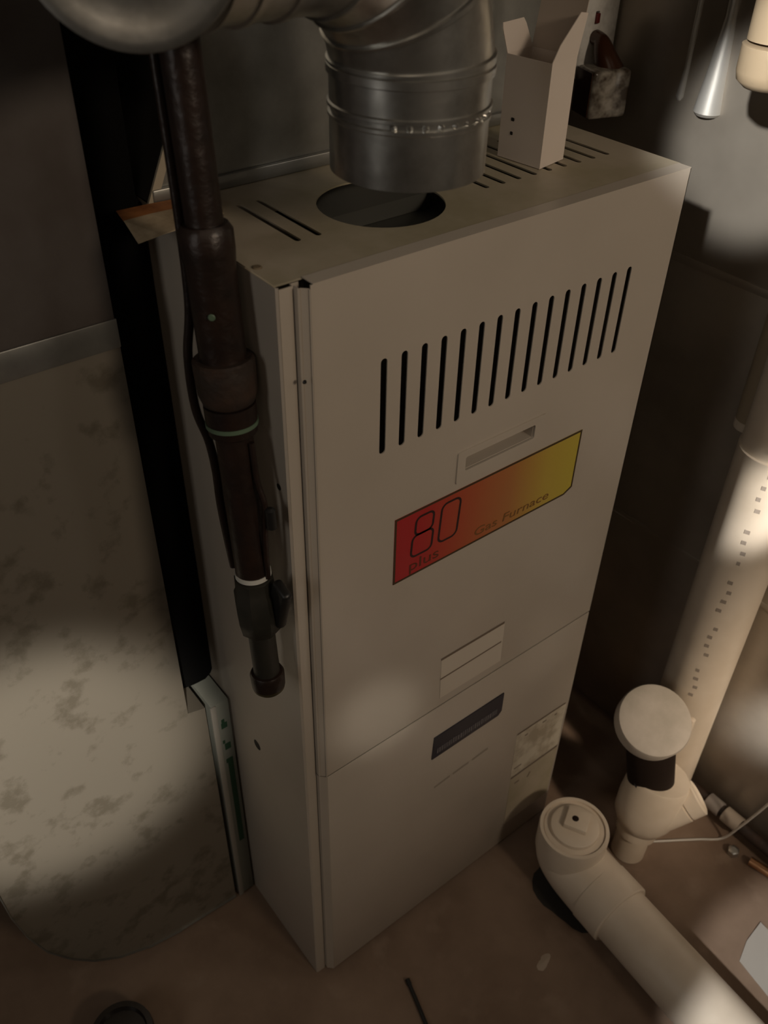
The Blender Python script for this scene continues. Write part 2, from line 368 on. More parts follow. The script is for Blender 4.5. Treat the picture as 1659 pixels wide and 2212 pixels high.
text('phrase_print', 'Gas Furnace', 0.2080, 0.7160, 0.0150, -0.0007, mat('print_brown', (0.19, 0.085, 0.022), 0.5), lab, 0.1, 1.45)
# small white sticker with lines
st = plate('white_sticker', [(0.1815, 0.4800), (0.2795, 0.4795), (0.2775, 0.5475), (0.1790, 0.5490)], [], 0.0003, FRONT(-0.0003), M_sticker, F)
tag(st, 'small pale sticker with two dark lines on upper door')
strokes('sticker_line', [[(0.1785, 0.5490), (0.2770, 0.5480)]], 0.0034, -0.0005, M_print_br, st, closed=False)
strokes('sticker_line', [[(0.1795, 0.5150), (0.2760, 0.5160)]], 0.0026, -0.0005, M_print_br, st, closed=False)
# dark nameplate
nb = plate('nameplate', [(0.1765, 0.3655), (0.2900, 0.3660), (0.2955, 0.3720), (0.2955, 0.4075), (0.1780, 0.4075)], [], 0.0016, FRONT(-0.0008), M_navy, F)
tag(nb, 'dark navy nameplate with a pale line of lettering')
bm = bmesh.new()
x = 0.1835
while x < 0.2860:
    wd = random.uniform(0.0016, 0.0036); h0 = random.uniform(0.0, 0.0012)
    add_box(bm, (x, -0.0021, 0.3735), (x + wd, -0.0017, 0.3825 + h0)); x += wd + 0.0011
finish(bm, 'nameplate_print', M_print_lt, nb)
strokes('serial_print', [[(0.186, 0.2965), (0.213, 0.2985)], [(0.218, 0.2988), (0.246, 0.3003)], [(0.252, 0.3005), (0.281, 0.3022)]], 0.0042, -0.0003, mat('faint_print', (0.33, 0.285, 0.235), 0.6), F, closed=False)
# two rating labels at the lower right
r1 = plate('rating_label', [(0.3400, 0.1820), (0.4405, 0.1820), (0.4385, 0.2800), (0.3380, 0.2830)], [], 0.0003, FRONT(-0.0003), M_rate, F)
tag(r1, 'mottled pale rating label near the lower right corner')
strokes('label_print', [[(0.339, 0.285), (0.437, 0.2815)], [(0.356, 0.270), (0.362, 0.270)], [(0.391, 0.272), (0.399, 0.272)], [(0.416, 0.270), (0.421, 0.270)], [(0.345, 0.20), (0.36, 0.20)]], 0.0030, -0.0005, M_print_br, r1, closed=False)
r2 = plate('rating_label', [(0.3445, 0.0560), (0.4395, 0.0560), (0.4400, 0.1755), (0.3420, 0.1755)], [], 0.0003, FRONT(-0.0003), M_beige_top, F)
strokes('label_print', [[(0.342, 0.1785), (0.440, 0.1785)], [(0.352, 0.158), (0.362, 0.158)], [(0.38, 0.150), (0.385, 0.16)]], 0.0032, -0.0005, M_print_br, r2, closed=False)

# ------------------------------------------------------------------ supply plenum above the furnace
PL = empty('supply_plenum', (W / 2, 0.43, H), 'large grey galvanised supply plenum standing on the rear of the furnace', 'duct')
bm = bmesh.new()
zt = 2.0
v = [bm.verts.new(p) for p in ((0.0, 0.2, H + 0.0005), (W, 0.2, H + 0.0005), (W, 0.66, H + 0.0005), (0.0, 0.66, H + 0.0005), (0.05, 0.2, 1.15), (W, 0.2, 1.15), (W, 0.66, 1.15), (0.05, 0.66, 1.15), (0.05, 0.2, zt), (W, 0.2, zt), (W, 0.66, zt), (0.05, 0.66, zt))]
for a in (0, 4):
    for i in range(4): bm.faces.new((v[a + i], v[a + (i + 1) % 4], v[a + 4 + (i + 1) % 4], v[a + 4 + i]))
bm.faces.new((v[8], v[9], v[10], v[11])); bm.faces.new((v[3], v[2], v[1], v[0]))
finish(bm, 'plenum_casing', M_galv_dull, PL)
box('base_flange', (0.001, 0.1955, H + 0.0004), (W, 0.1998, H + 0.012), M_galv_dull, PL, 0.0012)
bm = bmesh.new()
q = [(-0.004, H + 0.001), (0.004, H + 0.001), (0.054, 1.15), (0.054, zt - 0.01), (0.046, zt - 0.01), (0.046, 1.15)]
for y in (0.1985,):
    A = [bm.verts.new((p[0], y - 0.0015, p[1])) for p in q]; B = [bm.verts.new((p[0], y + 0.0012, p[1])) for p in q]
    bm.faces.new(A); bm.faces.new(B[::-1])
    for i in range(6): bm.faces.new((A[i], A[(i + 1) % 6], B[(i + 1) % 6], B[i]))
finish(bm, 'corner_strip', M_beige_top, PL)

# ------------------------------------------------------------------ flue pipe
R = 0.0546; FX, FY = 0.1111, 0.0084; FS = 0.86
FP = empty('flue_pipe', (FX, FY, 1.1062), 'shiny galvanised round flue pipe with crimped elbows above the furnace', 'pipe')
Z0 = 1.1062
lathe('straight_section', (FX, FY, Z0), (0, 0, 1), [(0, R - 0.0008), (0, R), (0.035, R), (0.036, R + 0.0012), (0.0382, R + 0.0012), (0.039, R - 0.0006), (0.0418, R - 0.0006), (0.0427, R + 0.0015), (0.0448, R + 0.0015), (0.0456, R), (0.069, R)], M_galv, FP, 64, (False, False))
lathe('pipe_collar', (FX, FY, Z0 + 0.062), (0, 0, 1), [(0, R), (0.001, R + 0.0019), (0.006, R + 0.0019), (0.0075, R)], M_galv, FP, 64, (False, False))
for k in range(10):
    a = math.radians(-140 + k * 11)
    lathe('crimp_dimple', (FX + (R + 0.0004) * math.cos(a), FY + (R + 0.0004) * math.sin(a), Z0 + 0.0404), (math.cos(a), math.sin(a), 0), [(-0.001, 0.0024), (0.0006, 0.0012)], M_galv, FP, 10)
# gored elbow from up to left
EZ = Z0 + 0.0688; ER = 0.089
cen = Vector((FX - ER, FY, EZ))
def elbow(parent, c, e1, e2, er, r, nseg, a0=0, a1=90):
    """gored elbow: quarter from c+e1*er turning towards e2"""
    e1 = Vector(e1); e2 = Vector(e2); nrm = e1.cross(e2)
    for s in range(nseg):
        A = math.radians(a0 + (a1 - a0) * s / nseg); B = math.radians(a0 + (a1 - a0) * (s + 1) / nseg)
        bm = bmesh.new(); rings = []
        for ang, rr in ((A, r - 0.0004), (A + 0.012, r + 0.0018), (A + 0.05, r + 0.0018), (A + 0.062, r), (B - 0.002, r)):
            d = e1 * math.cos(ang) + e2 * math.sin(ang)
            rings.append([bm.verts.new(c + d * er + (d * math.cos(k * math.pi / 28) + nrm * math.sin(k * math.pi / 28)) * rr) for k in range(56)])
        for a, b in zip(rings, rings[1:]):
            for k in range(56): bm.faces.new((a[k], a[(k + 1) % 56], b[(k + 1) % 56], b[k]))
        finish(bm, 'elbow_gore', M_galv, parent, smooth=True)
elbow(FP, cen, (1, 0, 0), (0, 0, 1), ER, R, 4)
LZ = EZ + ER
E2R = 0.050; TH = 55
SX = -0.0850 + E2R * math.sin(math.radians(TH))
L = FX - ER + 0.002 - SX
lathe('horizontal_section', (FX - ER + 0.002, FY, LZ), (-1, 0, 0), [(0, R), (L * 0.30, R), (L * 0.31, R + 0.0017), (L * 0.37, R + 0.0017), (L * 0.38, R), (L * 0.66, R), (L * 0.67, R + 0.0017), (L * 0.73, R + 0.0017), (L * 0.74, R), (L, R)], M_galv, FP, 64, (False, False))
# second elbow turning to the viewer, closed by a rimmed cap
e1 = Vector((0, 1, 0)); c2 = Vector((SX, FY, LZ)) - e1 * E2R
elbow(FP, c2, e1, (-1, 0, 0), E2R, R + 0.0004, 3, 0, TH)
tA = math.radians(TH)
p0 = c2 + (e1 * math.cos(tA) + Vector((-1, 0, 0)) * math.sin(tA)) * E2R
d0 = Vector((-math.cos(tA), -math.sin(tA), 0.04)).normalized()
lathe('end_cap', p0 - d0 * 0.001, d0, [(0, R), (0.002, R + 0.0016), (0.010, R + 0.0018), (0.012, R + 0.0012), (0.0128, R - 0.004), (0.0100, R - 0.010), (0.0105, 0.026), (0.0135, 0.023), (0.0142, 0.017), (0.0128, 0.013), (0.0110, 0.008), (0.0105, 0.0)], M_galv, FP, 64, (False, False))

# ------------------------------------------------------------------ gas pipe in front of the left side
GA = Vector((-0.0305, 0.0185, 0.626)); GB = Vector((-0.0220, 0.0725, 1.170)); GD = (GB - GA).normalized()
def G(z): return GA + GD * ((z - GA.z) / GD.z)
GP = empty('gas_pipe', tuple(GA), 'black iron gas pipe with union and drip leg against the furnace side', 'pipe')
tube('upper_pipe', [G(1.060), G(2.2)], 0.0135, M_iron, GP)
lathe('coupling', G(0.975), GD, [(0, 0.0165), (0.0005, 0.0178), (0.07, 0.0182), (0.085, 0.0195), (0.098, 0.0195), (0.103, 0.0165), (0.103, 0.0134)], M_iron, GP)
lathe('union', G(0.938), GD, [(0, 0.0150), (0.004, 0.0205), (0.012, 0.0230), (0.030, 0.0238), (0.0385, 0.0238), (0.0400, 0.0220), (0.0400, 0.0180)], M_iron_rust, GP, 8 * 5)
lathe('reducer', G(0.912), GD, [(0, 0.0150), (0.003, 0.0195), (0.016, 0.0205), (0.028, 0.0205)], M_iron, GP)
lathe('green_tape_ring', G(0.9215), GD, [(0, 0.0204), (0, 0.0209), (0.0035, 0.0209), (0.0035, 0.0204)], M_tape_g_glint, GP)
lathe('glint_mark', G(1.018) + Vector((-0.012, -0.0150, 0)), (-0.62, -0.78, 0), [(0, 0.0028), (0.0006, 0.0022)], M_tape_g_glint, GP, 12)  # highlight on the coupling drawn as a small coloured disc
tube('lower_pipe', [G(0.772), G(0.915)], 0.0152, M_iron, GP)
lathe('white_tape_ring', G(0.7715), GD, [(0, 0.0150), (0, 0.0160), (0.0045, 0.0160), (0.0045, 0.0150)], M_tape_w, GP)
vb = lathe('valve_body', G(0.706), GD, [(0, 0.0145), (0.004, 0.0185), (0.018, 0.0205), (0.046, 0.0205), (0.050, 0.0185), (0.063, 0.0180), (0.065, 0.0150)], M_valve, GP, 8)
hb = G(0.748)
bm = bmesh.new(); add_box(bm, (-0.006, -0.034, -0.028), (0.004, -0.012, 0.026), 0.004, 3)
bmesh.ops.rotate(bm, verts=bm.verts, cent=(0, -0.02, 0), matrix=Matrix.Rotation(math.radians(16), 3, 'X'))
bmesh.ops.translate(bm, verts=bm.verts, vec=hb + Vector((0.012, 0.002, 0.0)))
finish(bm, 'valve_handle', M_black, GP, smooth=True)
tube('nipple', [G(0.655), G(0.708)], 0.0125, M_valve, GP)
lathe('drip_cap', G(0.6315), GD, [(0, 0.006), (0.0008, 0.0125), (0.004, 0.0152), (0.008, 0.0160)], M_brass, GP)
lathe('cap_rim', G(0.639), GD, [(0, 0.0160), (0.014, 0.0165), (0.017, 0.0150), (0.0175, 0.0126)], M_iron, GP)
# thin tube strapped along the pipe
T = GP
tp = [G(z) + Vector(o) for z, o in ((0.775, (-0.010, 0.0155, 0)), (0.80, (-0.0105, 0.0180, 0)), (0.838, (-0.011, 0.0205, 0)), (0.872, (-0.011, 0.0195, 0)), (0.90, (-0.013, 0.020, 0)), (0.93, (-0.018, 0.024, 0)), (0.975, (-0.018, 0.022, 0)), (1.02, (-0.013, 0.016, 0)), (1.1, (-0.012, 0.013, 0)), (1.3, (-0.012, 0.013, 0)))]
tube('thin_tube', bez(tp, 14), 0.0036, M_iron, T, 12)
tp2 = [G(z) + Vector(o) for z, o in ((0.775, (0.006, -0.015, 0)), (0.82, (0.006, -0.019, 0)), (0.852, (0.008, -0.022, 0)), (0.875, (0.006, -0.018, 0)), (0.91, (0.006, -0.016, 0)))]
tube('thin_tube', bez(tp2, 10), 0.0026, M_iron, T, 10)
lathe('tube_clip', G(0.842) + Vector((0.010, -0.026, 0)), (0, 0.05, 1), [(-0.011, 0.002), (-0.009, 0.0045), (0.009, 0.0045), (0.011, 0.002)], M_black, T, 12)

# ------------------------------------------------------------------ return air drop and boot on the left
YB = 0.18; XR = -0.055
RD = empty('return_duct', (-0.3, 0.4, 0.968), 'dull grey return air duct rising beside the furnace on its left', 'duct')
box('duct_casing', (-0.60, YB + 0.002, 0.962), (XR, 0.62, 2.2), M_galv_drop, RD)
BT = empty('duct_boot', (-0.2, 0.4, 0.0), 'blotchy galvanised duct boot with a rounded lower corner beside the furnace', 'duct')
bm = bmesh.new()
out = [(XR, 0.961), (-0.3145, 0.961), (-0.3145, 0.335), (-0.3125, 0.27), (-0.306, 0.215), (-0.293, 0.160), (-0.272, 0.113), (-0.246, 0.073), (-0.215, 0.042), (-0.175, 0.020), (-0.125, 0.008), (-0.033, 0.0012), (-0.033, 0.444), (XR, 0.450)]
A = [bm.verts.new((p[0], YB, p[1])) for p in out]; B = [bm.verts.new((p[0], 0.62, p[1])) for p in out]
n = len(out)
bm.faces.new(A); bm.faces.new(B[::-1])
for i in range(n): bm.faces.new((A[i], A[(i + 1) % n], B[(i + 1) % n], B[i]))
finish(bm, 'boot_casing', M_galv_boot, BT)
box('top_cleat', (-0.3165, YB - 0.0022, 0.940), (XR + 0.0004, YB - 0.0002, 0.9665), M_galv_dull, BT, 0.001)
bm = bmesh.new()
q = out[1:12]
for (p, r) in zip(q, q[1:]):
    add = [(p[0], YB - 0.003, p[1]), (r[0], YB - 0.003, r[1]), (r[0], YB + 0.0015, r[1]), (p[0], YB + 0.0015, p[1])]
    off = [Vector((-0.0012, 0, -0.0008))] * 4
    va = [bm.verts.new(c) for c in add]; bm.faces.new(va)
o = finish(bm, 'edge_hem', M_galv_dull, BT); o.modifiers.new('sheet', 'SOLIDIFY').thickness = 0.0014
# near-black block added for the shade in the gap above the boot
FS = empty('gap_shade', (-0.03, 0.24, 0.45), 'near-black filler standing for the shade between duct and furnace', 'shade_filler')
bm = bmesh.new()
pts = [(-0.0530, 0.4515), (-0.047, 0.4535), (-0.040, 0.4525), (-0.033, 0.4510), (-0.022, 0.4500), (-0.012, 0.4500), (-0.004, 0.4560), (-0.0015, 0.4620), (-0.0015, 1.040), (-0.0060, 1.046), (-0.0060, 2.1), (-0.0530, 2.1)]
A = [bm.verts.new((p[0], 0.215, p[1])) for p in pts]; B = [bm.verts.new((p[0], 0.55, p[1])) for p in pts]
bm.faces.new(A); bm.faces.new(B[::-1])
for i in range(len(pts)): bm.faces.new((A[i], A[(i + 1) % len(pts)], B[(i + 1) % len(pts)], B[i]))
finish(bm, 'shade_filler', mat('gap_shade_black', (0.004, 0.004, 0.004), 0.95, spec=0.1), FS)

# ------------------------------------------------------------------ air filter between boot and furnace
AF = empty('air_filter', (-0.016, 0.4, 0.0), 'thin grey card framed air filter with green print beside the furnace', 'filter')
box('filter_frame', (-0.0275, YB - 0.004, 0.004), (-0.0035, 0.60, 0.444), M_filter, AF, 0.001)
def green(z0, z1, x0=-0.0175, x1=-0.0095): box('green_print', (x0, YB - 0.0045, z0), (x1, YB - 0.0040, z1), M_green, AF)
green(0.395, 0.405); green(0.405, 0.412, -0.0165, -0.0125); green(0.352, 0.364, -0.0165, -0.0085); green(0.366, 0.372, -0.0185, -0.0155)
green(0.140, 0.325, -0.0155, -0.0082); green(0.325, 0.333, -0.0175, -0.0082)
box('frame_fold', (-0.0290, YB - 0.0065, 0.004), (-0.0215, YB - 0.0035, 0.444), mat('filter_edge', (0.27, 0.255, 0.225), 0.7), AF, 0.001)

# ------------------------------------------------------------------ torn card on the top left corner
TC = empty('torn_card', (-0.01, 0.17, H + 0.001), 'torn cream card with an orange band on the rear left furnace corner', 'card')
bm = bmesh.new()
g = [[(-0.0330, 0.1940, H + 0.004), (-0.012, 0.1945, H + 0.0035), (0.012, 0.1945, H + 0.0028), (0.034, 0.1945, H + 0.0026), (0.046, 0.1900, H + 0.0026)],
     [(-0.0360, 0.1740, H + 0.003), (-0.013, 0.1745, H + 0.0035), (0.010, 0.1745, H + 0.0030), (0.033, 0.1745, H + 0.0026), (0.048, 0.1705, H + 0.0026)],
     [(-0.0405, 0.1420, H - 0.003), (-0.022, 0.1400, H + 0.000), (-0.001, 0.1390, H + 0.0020), (0.020, 0.1410, H + 0.0026), (0.036, 0.1450, H + 0.0026)]]
def sheet(name, rows, material, parent, th=0.0008):
    bm = bmesh.new(); V = [[bm.verts.new(c) for c in r] for r in rows]
    for a, b in zip(V, V[1:]):
        for i in range(len(a) - 1): bm.faces.new((a[i], b[i], b[i + 1], a[i + 1]))
    o = finish(bm, name, material, parent); o.modifiers.new('thick', 'SOLIDIFY').thickness = th; return o
sheet('orange_band', g[:2], M_orange, TC); sheet('cream_part', g[1:], M_flap, TC)
bm.free()

# ------------------------------------------------------------------ open white carton on top
CT = empty('carton', (0.335, 0.10, H), 'small open white paperboard carton standing on the furnace top', 'box')
c0 = Vector((0.3243, 0.0769)); cr = Vector((0.0388, 0.0075)); cl = Vector((-0.0052, 0.0500)); ch = 0.0885; ct = 0.0006
P4 = [c0, c0 + cr, c0 + cr + cl, c0 + cl]
bm = bmesh.new()
lo = [bm.verts.new((p.x, p.y, H + 0.0006)) for p in P4]; hi = [bm.verts.new((p.x, p.y, H + ch)) for p in P4]
for i in range(4): bm.faces.new((lo[i], lo[(i + 1) % 4], hi[(i + 1) % 4], hi[i]))
bm.faces.new(lo[::-1])
o = finish(bm, 'carton_body', M_card_w, CT); o.modifiers.new('thick', 'SOLIDIFY').thickness = ct
def flap(name, a, b, outv, length, taper, material):
    a = Vector((a.x, a.y, H + ch)); b = Vector((b.x, b.y, H + ch)); d = Vector(outv).normalized() * length; e = (b - a)
    pts = [a, b, b + d * 0.8 - e * taper * 0.5, b + d - e * taper, a + d + e * taper, a + d * 0.8 + e * taper * 0.5]
    bm = bmesh.new(); bm.faces.new([bm.verts.new(p) for p in pts])
    o = finish(bm, name, material, CT); o.modifiers.new('thick', 'SOLIDIFY').thickness = 0.0007; return o
flap('side_flap', P4[2], P4[3], (-0.35, 0.10, 0.9), 0.026, 0.10, M_card_w)
a3 = Vector((P4[0].x, P4[0].y, H + ch)); b3 = Vector((P4[1].x, P4[1].y, H + ch)); e3 = b3 - a3; d3 = Vector((0.10, -0.06, 0.98)).normalized()
bm = bmesh.new(); bm.faces.new([bm.verts.new(q) for q in (a3, b3, b3 + d3 * 0.034 + e3 * 0.02, a3 + e3 * 0.72 + d3 * 0.036, a3 + e3 * 0.16 + d3 * 0.013)])
finish(bm, 'side_flap', M_card_w, CT).modifiers.new('thick', 'SOLIDIFY').thickness = 0.0007
flap('lid_flap', P4[1], P4[2], (0.16, 0.02, 0.97), 0.085, 0.03, M_card_in)
plate('carton_mark', rrect(-0.0015, -0.0020, 0.0015, 0.0020, 0.0008, 2), [], 0.0002, Matrix.Translation((c0.x + cl.x * 0.72 - 0.0003, c0.y + cl.y * 0.72, H + 0.036)) @ Matrix.Rotation(math.radians(90), 4, 'Y'), M_black, CT)
plate('carton_mark', rrect(-0.0015, -0.0016, 0.0015, 0.0016, 0.0008, 2), [], 0.0002, Matrix.Translation((c0.x + cl.x * 0.72 - 0.0003, c0.y + cl.y * 0.72, H + 0.024)) @ Matrix.Rotation(math.radians(90), 4, 'Y'), M_black, CT)

# ------------------------------------------------------------------ right: sheet metal duct wall
DW = empty('trunk_duct', (0.9, 0.3, 0), 'tall dark sheet metal duct standing right of the furnace', 'duct')
XD = 0.68
box('duct_panel', (XD, -0.75, 0.0), (1.25, 0.95, 0.8450), M_duct_right, DW, 0.003)
box('duct_panel', (XD, -0.75, 0.8475), (1.25, 0.95, 2.1), M_duct_right, DW, 0.003)
box('seam_strip', (XD - 0.0015, -0.75, 0.841), (XD + 0.002, 0.95, 0.8515), M_duct_right, DW, 0.0007)
box('seam_strip', (XD - 0.0015, -0.75, 0.424), (XD + 0.002, 0.95, 0.433), M_duct_right, DW, 0.0007)

bm = bmesh.new()
add_loft(bm, [(XD, 0.150, 1.018), (XD, 0.150, 1.022), (XD, 0.149, 1.06), (XD, 0.147, 1.12), (XD, 0.147, 2.09)], [0.013, 0.017, 0.0125, 0.007, 0.006], 20)
finish(bm, 'reflection_streak', M_streak, DW, smooth=True)  # bright reflection on the duct modelled as a pale raised strip
bm = bmesh.new()
add_loft(bm, [(XD, 0.192, 1.025), (XD, 0.192, 1.03), (XD, 0.190, 1.06), (XD, 0.189, 2.09)], [0.002, 0.005, 0.0035, 0.0025], 16)
finish(bm, 'reflection_streak', M_streak, DW, smooth=True)  # smaller reflection, shaped as a pale strip too

# ------------------------------------------------------------------ outlet and plug-in adapter on the duct
OB = empty('outlet_box', (0.64, 0.33, 1.05), 'white switch and outlet plate on a metal box behind the carton', 'outlet')
box('metal_box', (0.612, 0.304, 1.040), (XD, 0.36, 1.118), M_galv_dull, OB, 0.002)
plate('cover_plate', rrect(0.602, 1.035, 0.6770, 1.1215, 0.004, 4), [rrect(0.6365, 1.0925, 0.6435, 1.1065, 0.001, 2)], 0.0025, FRONT(0.3025), M_white_pl, OB)
box('red_switch', (0.6370, 0.2985, 1.0935), (0.6430, 0.3055, 1.1045), M_red, OB, 0.001)
AD = empty('plug_in_adapter', (0.65, 0.27, 1.02), 'smoky plastic plug-in adapter hanging below the white outlet plate', 'adapter')
bm = bmesh.new(); add_box(bm, (-0.026, -0.020, -0.0275), (0.026, 0.020, 0.0265), 0.004, 3)
rot = Matrix.Rotation(math.radians(-18), 3, 'Z')
bmesh.ops.rotate(bm, verts=bm.verts, cent=(0, 0, 0), matrix=rot); bmesh.ops.translate(bm, verts=bm.verts, vec=(0.6310, 0.270, 1.0265))
finish(bm, 'adapter_body', M_smoke, AD, smooth=True)
bm = bmesh.new(); add_box(bm, (-0.0272, -0.0170, -0.0255), (-0.0257, 0.0185, 0.0245), 0.0005)
bmesh.ops.rotate(bm, verts=bm.verts, cent=(0, 0, 0), matrix=rot); bmesh.ops.translate(bm, verts=bm.verts, vec=(0.6310, 0.270, 1.0265))
finish(bm, 'side_cover', M_amber, AD)
tube('plug_neck', bez([(0.640, 0.300, 1.079), (0.638, 0.288, 1.076), (0.637, 0.278, 1.062), (0.640, 0.270, 1.046)], 8), [0.0085] * 6 + [0.0085 + 0.0005 * k for k in range(19)], M_amber, AD, 16)

# ------------------------------------------------------------------ PVC pipes
VP = empty('white_drain_pipe', (0.620, -0.0885, 0), 'tall off-white plastic drain pipe standing against the dark duct', 'pipe')
vx, vy, vr = 0.6200, -0.0885, 0.0450
tube('pipe_run', [(vx, vy, 0.0), (vx, vy, 0.705)], vr, M_pvc, VP, 48)
lathe('upper_run', (vx + 0.004, vy, 0.700), (0, 0, 1), [(0, 0.0452), (0.02, 0.0448), (1.5, 0.0448)], M_pvc, VP, 48)
bm = bmesh.new()
for k in range(26):
    z = 0.30 + 0.017 * k; a = math.radians(205 + 3 * math.sin(k * 1.7))
    if k % 5 == 4: continue
    p = Vector((vx + (vr + 0.0002) * math.cos(a), vy + (vr + 0.0002) * math.sin(a), z)); tx = Vector((-math.sin(a), math.cos(a), 0))
    wdt = 0.0022 + 0.0012 * random.random(); hh = 0.006
    q = [p - tx * wdt + Vector((0, 0, -hh / 2)), p + tx * wdt + Vector((0, 0, -hh / 2)), p + tx * wdt + Vector((0, 0, hh / 2)), p - tx * wdt + Vector((0, 0, hh / 2))]
    bm.faces.new([bm.verts.new(c) for c in q])
finish(bm, 'pipe_print', mat('pipe_print', (0.33, 0.28, 0.235), 0.8, spec=0.2), VP)['kind'] = 'stuff'
NP = empty('narrow_pipe', (0.640, -0.02, 0), 'narrow tan pipe running behind the tall off-white pipe', 'pipe')
tube('pipe_run', [(0.655, -0.028, 0.70), (0.655, -0.028, 2.2)], 0.0185, mat('tan_pipe', (0.36, 0.29, 0.20), 0.45), NP, 24)
lathe('pipe_end', (0.655, -0.028, 0.685), (0, 0, 1), [(0, 0.012), (0.004, 0.0185), (0.016, 0.0188)], M_pvc, NP, 24)

TP = empty('tan_pipe_end', (0.53, -0.005, 1.1), 'bright tan plastic pipe with a rounded end cap at upper right', 'pipe')
tx, ty = 0.5330, 0.0000
lathe('end_cap', (tx, ty, 1.098), (0, 0, 1), [(0, 0.004), (0.002, 0.020), (0.008, 0.0275), (0.016, 0.0295), (0.038, 0.0295), (0.039, 0.0268)], M_pvc_tan, TP, 40)
tube('pipe_run', [(tx, ty, 1.140), (tx, ty, 2.25)], 0.0265, M_pvc_tan, TP, 40)

# floor drain pipe with cleanout
FD = empty('floor_drain_pipe', (0.39, -0.2, 0.0), 'thick off-white plastic drain pipe lying on the floor with a cleanout plug', 'pipe')
pr = 0.0445; pz = 0.0520
A0 = Vector((0.385, -0.105, 0)); dirp = Vector((-0.06, -1.0, 0)).normalized()
top = Vector((0.3865, -0.0955, 0.132))
lathe('cleanout_hub', (top.x, top.y, 0.060), (0.0, 0.0, 1), [(0, pr), (0.018, pr + 0.001), (0.020, pr + 0.0065), (0.066, pr + 0.0068), (0.070, pr + 0.0058), (0.070, pr + 0.001), (0.066, pr + 0.0005)], M_pvc, FD, 48)
pts = []
for k in range(9):
    a = math.radians(90 * k / 8); pts.append(Vector((top.x, top.y, 0)) + dirp * (0.045 * (1 - math.cos(a))) + Vector((0, 0, 0.062 - 0.012 * math.sin(a) + 0.0 * k)))
el = bez([(top.x, top.y, 0.085), Vector((top.x, top.y, 0.066)) + dirp * 0.004, Vector((top.x, top.y, 0.055)) + dirp * 0.028, Vector((top.x, top.y, pz)) + dirp * 0.070], 10)
tube('drain_elbow', el, [pr + 0.005] * len(el), M_pvc, FD, 48)
s0 = Vector((top.x, top.y, pz))
lathe('coupling', s0 + dirp * 0.066, dirp, [(0, pr + 0.003), (0.001, pr + 0.0062), (0.044, pr + 0.0062), (0.046, pr + 0.004), (0.046, pr)], M_pvc, FD, 48)
tube('pipe_run', [s0 + dirp * 0.1, s0 + dirp * 0.9], pr, M_pvc, FD, 48)
pg = lathe('cleanout_plug', (top.x, top.y, 0.1235), (0, 0, 1), [(0, pr - 0.0005), (0.0035, pr - 0.0005), (0.0040, pr - 0.009), (0.0105, pr - 0.0095), (0.0115, pr - 0.011), (0.0115, 0.02)], M_pvc, FD, 40)
bm = bmesh.new(); add_box(bm, (-0.017, -0.017, 0), (0.017, 0.017, 0.011), 0.002)
bmesh.ops.rotate(bm, verts=bm.verts, cent=(0, 0, 0), matrix=Matrix.Rotation(math.radians(28), 3, 'Z')); bmesh.ops.translate(bm, verts=bm.verts, vec=(top.x + 0.006, top.y + 0.002, 0.1335))
finish(bm, 'plug_nut', M_pvc, FD, smooth=True)
lathe('nut_recess', (top.x + 0.003, top.y + 0.004, 0.1447), (0, 0, 1), [(0, 0.005), (0.0003, 0.0045)], M_rubber, FD, 14)
# broken concrete ring around it
FR = empty('floor_hole', (0.385, -0.11, 0.0), 'dark broken edge in the concrete around the drain elbow', 'hole')
bm = bmesh.new(); n = 30; ci = []; co = []
for k in range(n):
    a = 2 * math.pi * k / n; r = 0.055 + 0.005 * math.sin(3 * a + 1) + 0.004 * random.random()
    ci.append(bm.verts.new((0.384 + r * 0.4 * math.cos(a), -0.120 + r * 0.5 * math.sin(a), 0.0006))); co.append(bm.verts.new((0.382 + r * math.cos(a), -0.128 + r * 1.12 * math.sin(a), 0.0006)))
for k in range(n): bm.faces.new((ci[k], ci[(k + 1) % n], co[(k + 1) % n], co[k]))
finish(bm, 'hole_edge', M_dark, FR)

# second drain riser with the round grey cap
DR = empty('drain_riser', (0.515, -0.135, 0), 'short off-white drain fitting with a round grey cap on a dark sleeve', 'pipe')
rx, ry = 0.5000, -0.1300
lathe('base_pipe', (rx, ry, 0.0), (0.10, 0.02, 1), [(0, 0.026), (0.06, 0.026)], M_pvc, DR, 32)
lathe('fitting_body', (rx + 0.004, ry, 0.045), (0.22, 0.02, 1), [(0, 0.024), (0.006, 0.031), (0.024, 0.033), (0.026, 0.036), (0.045, 0.045), (0.075, 0.047), (0.122, 0.045), (0.126, 0.043), (0.126, 0.037)], M_pvc, DR, 40)
ax = Vector((0.70, -0.42, 0.58)).normalized()
lathe('side_stub', Vector((rx + 0.010, ry - 0.012, 0.094)), ax, [(0.0, 0.028), (0.056, 0.029), (0.057, 0.0262), (0.0595, 0.0262), (0.060, 0.0285), (0.080, 0.0285), (0.082, 0.024), (0.079, 0.020)], M_pvc, DR, 32)
lathe('rubber_sleeve', (rx + 0.022, ry + 0.006, 0.135), (-0.04, 0.22, 1), [(0, 0.030), (0.006, 0.034), (0.130, 0.036), (0.136, 0.034)], M_rubber, DR, 36)
lathe('notch', (0.497, -0.121, 0.173), (-0.45, -0.60, 0.65), [(-0.02, 0.013), (0.0, 0.0135), (0.001, 0.012)], M_black, DR, 20)
CA = Vector((-0.28, -0.34, 0.9)).normalized()
lathe('round_cap', (0.5150, -0.0940, 0.268), CA, [(0, 0.046), (0, 0.0515), (0.024, 0.0525), (0.029, 0.0507), (0.0315, 0.044), (0.0330, 0.02)], M_pvc_grey, DR, 48)
o = box('cap_tab', (0.553, -0.136, 0.238), (0.562, -0.127, 0.286), M_pvc, DR, 0.003)

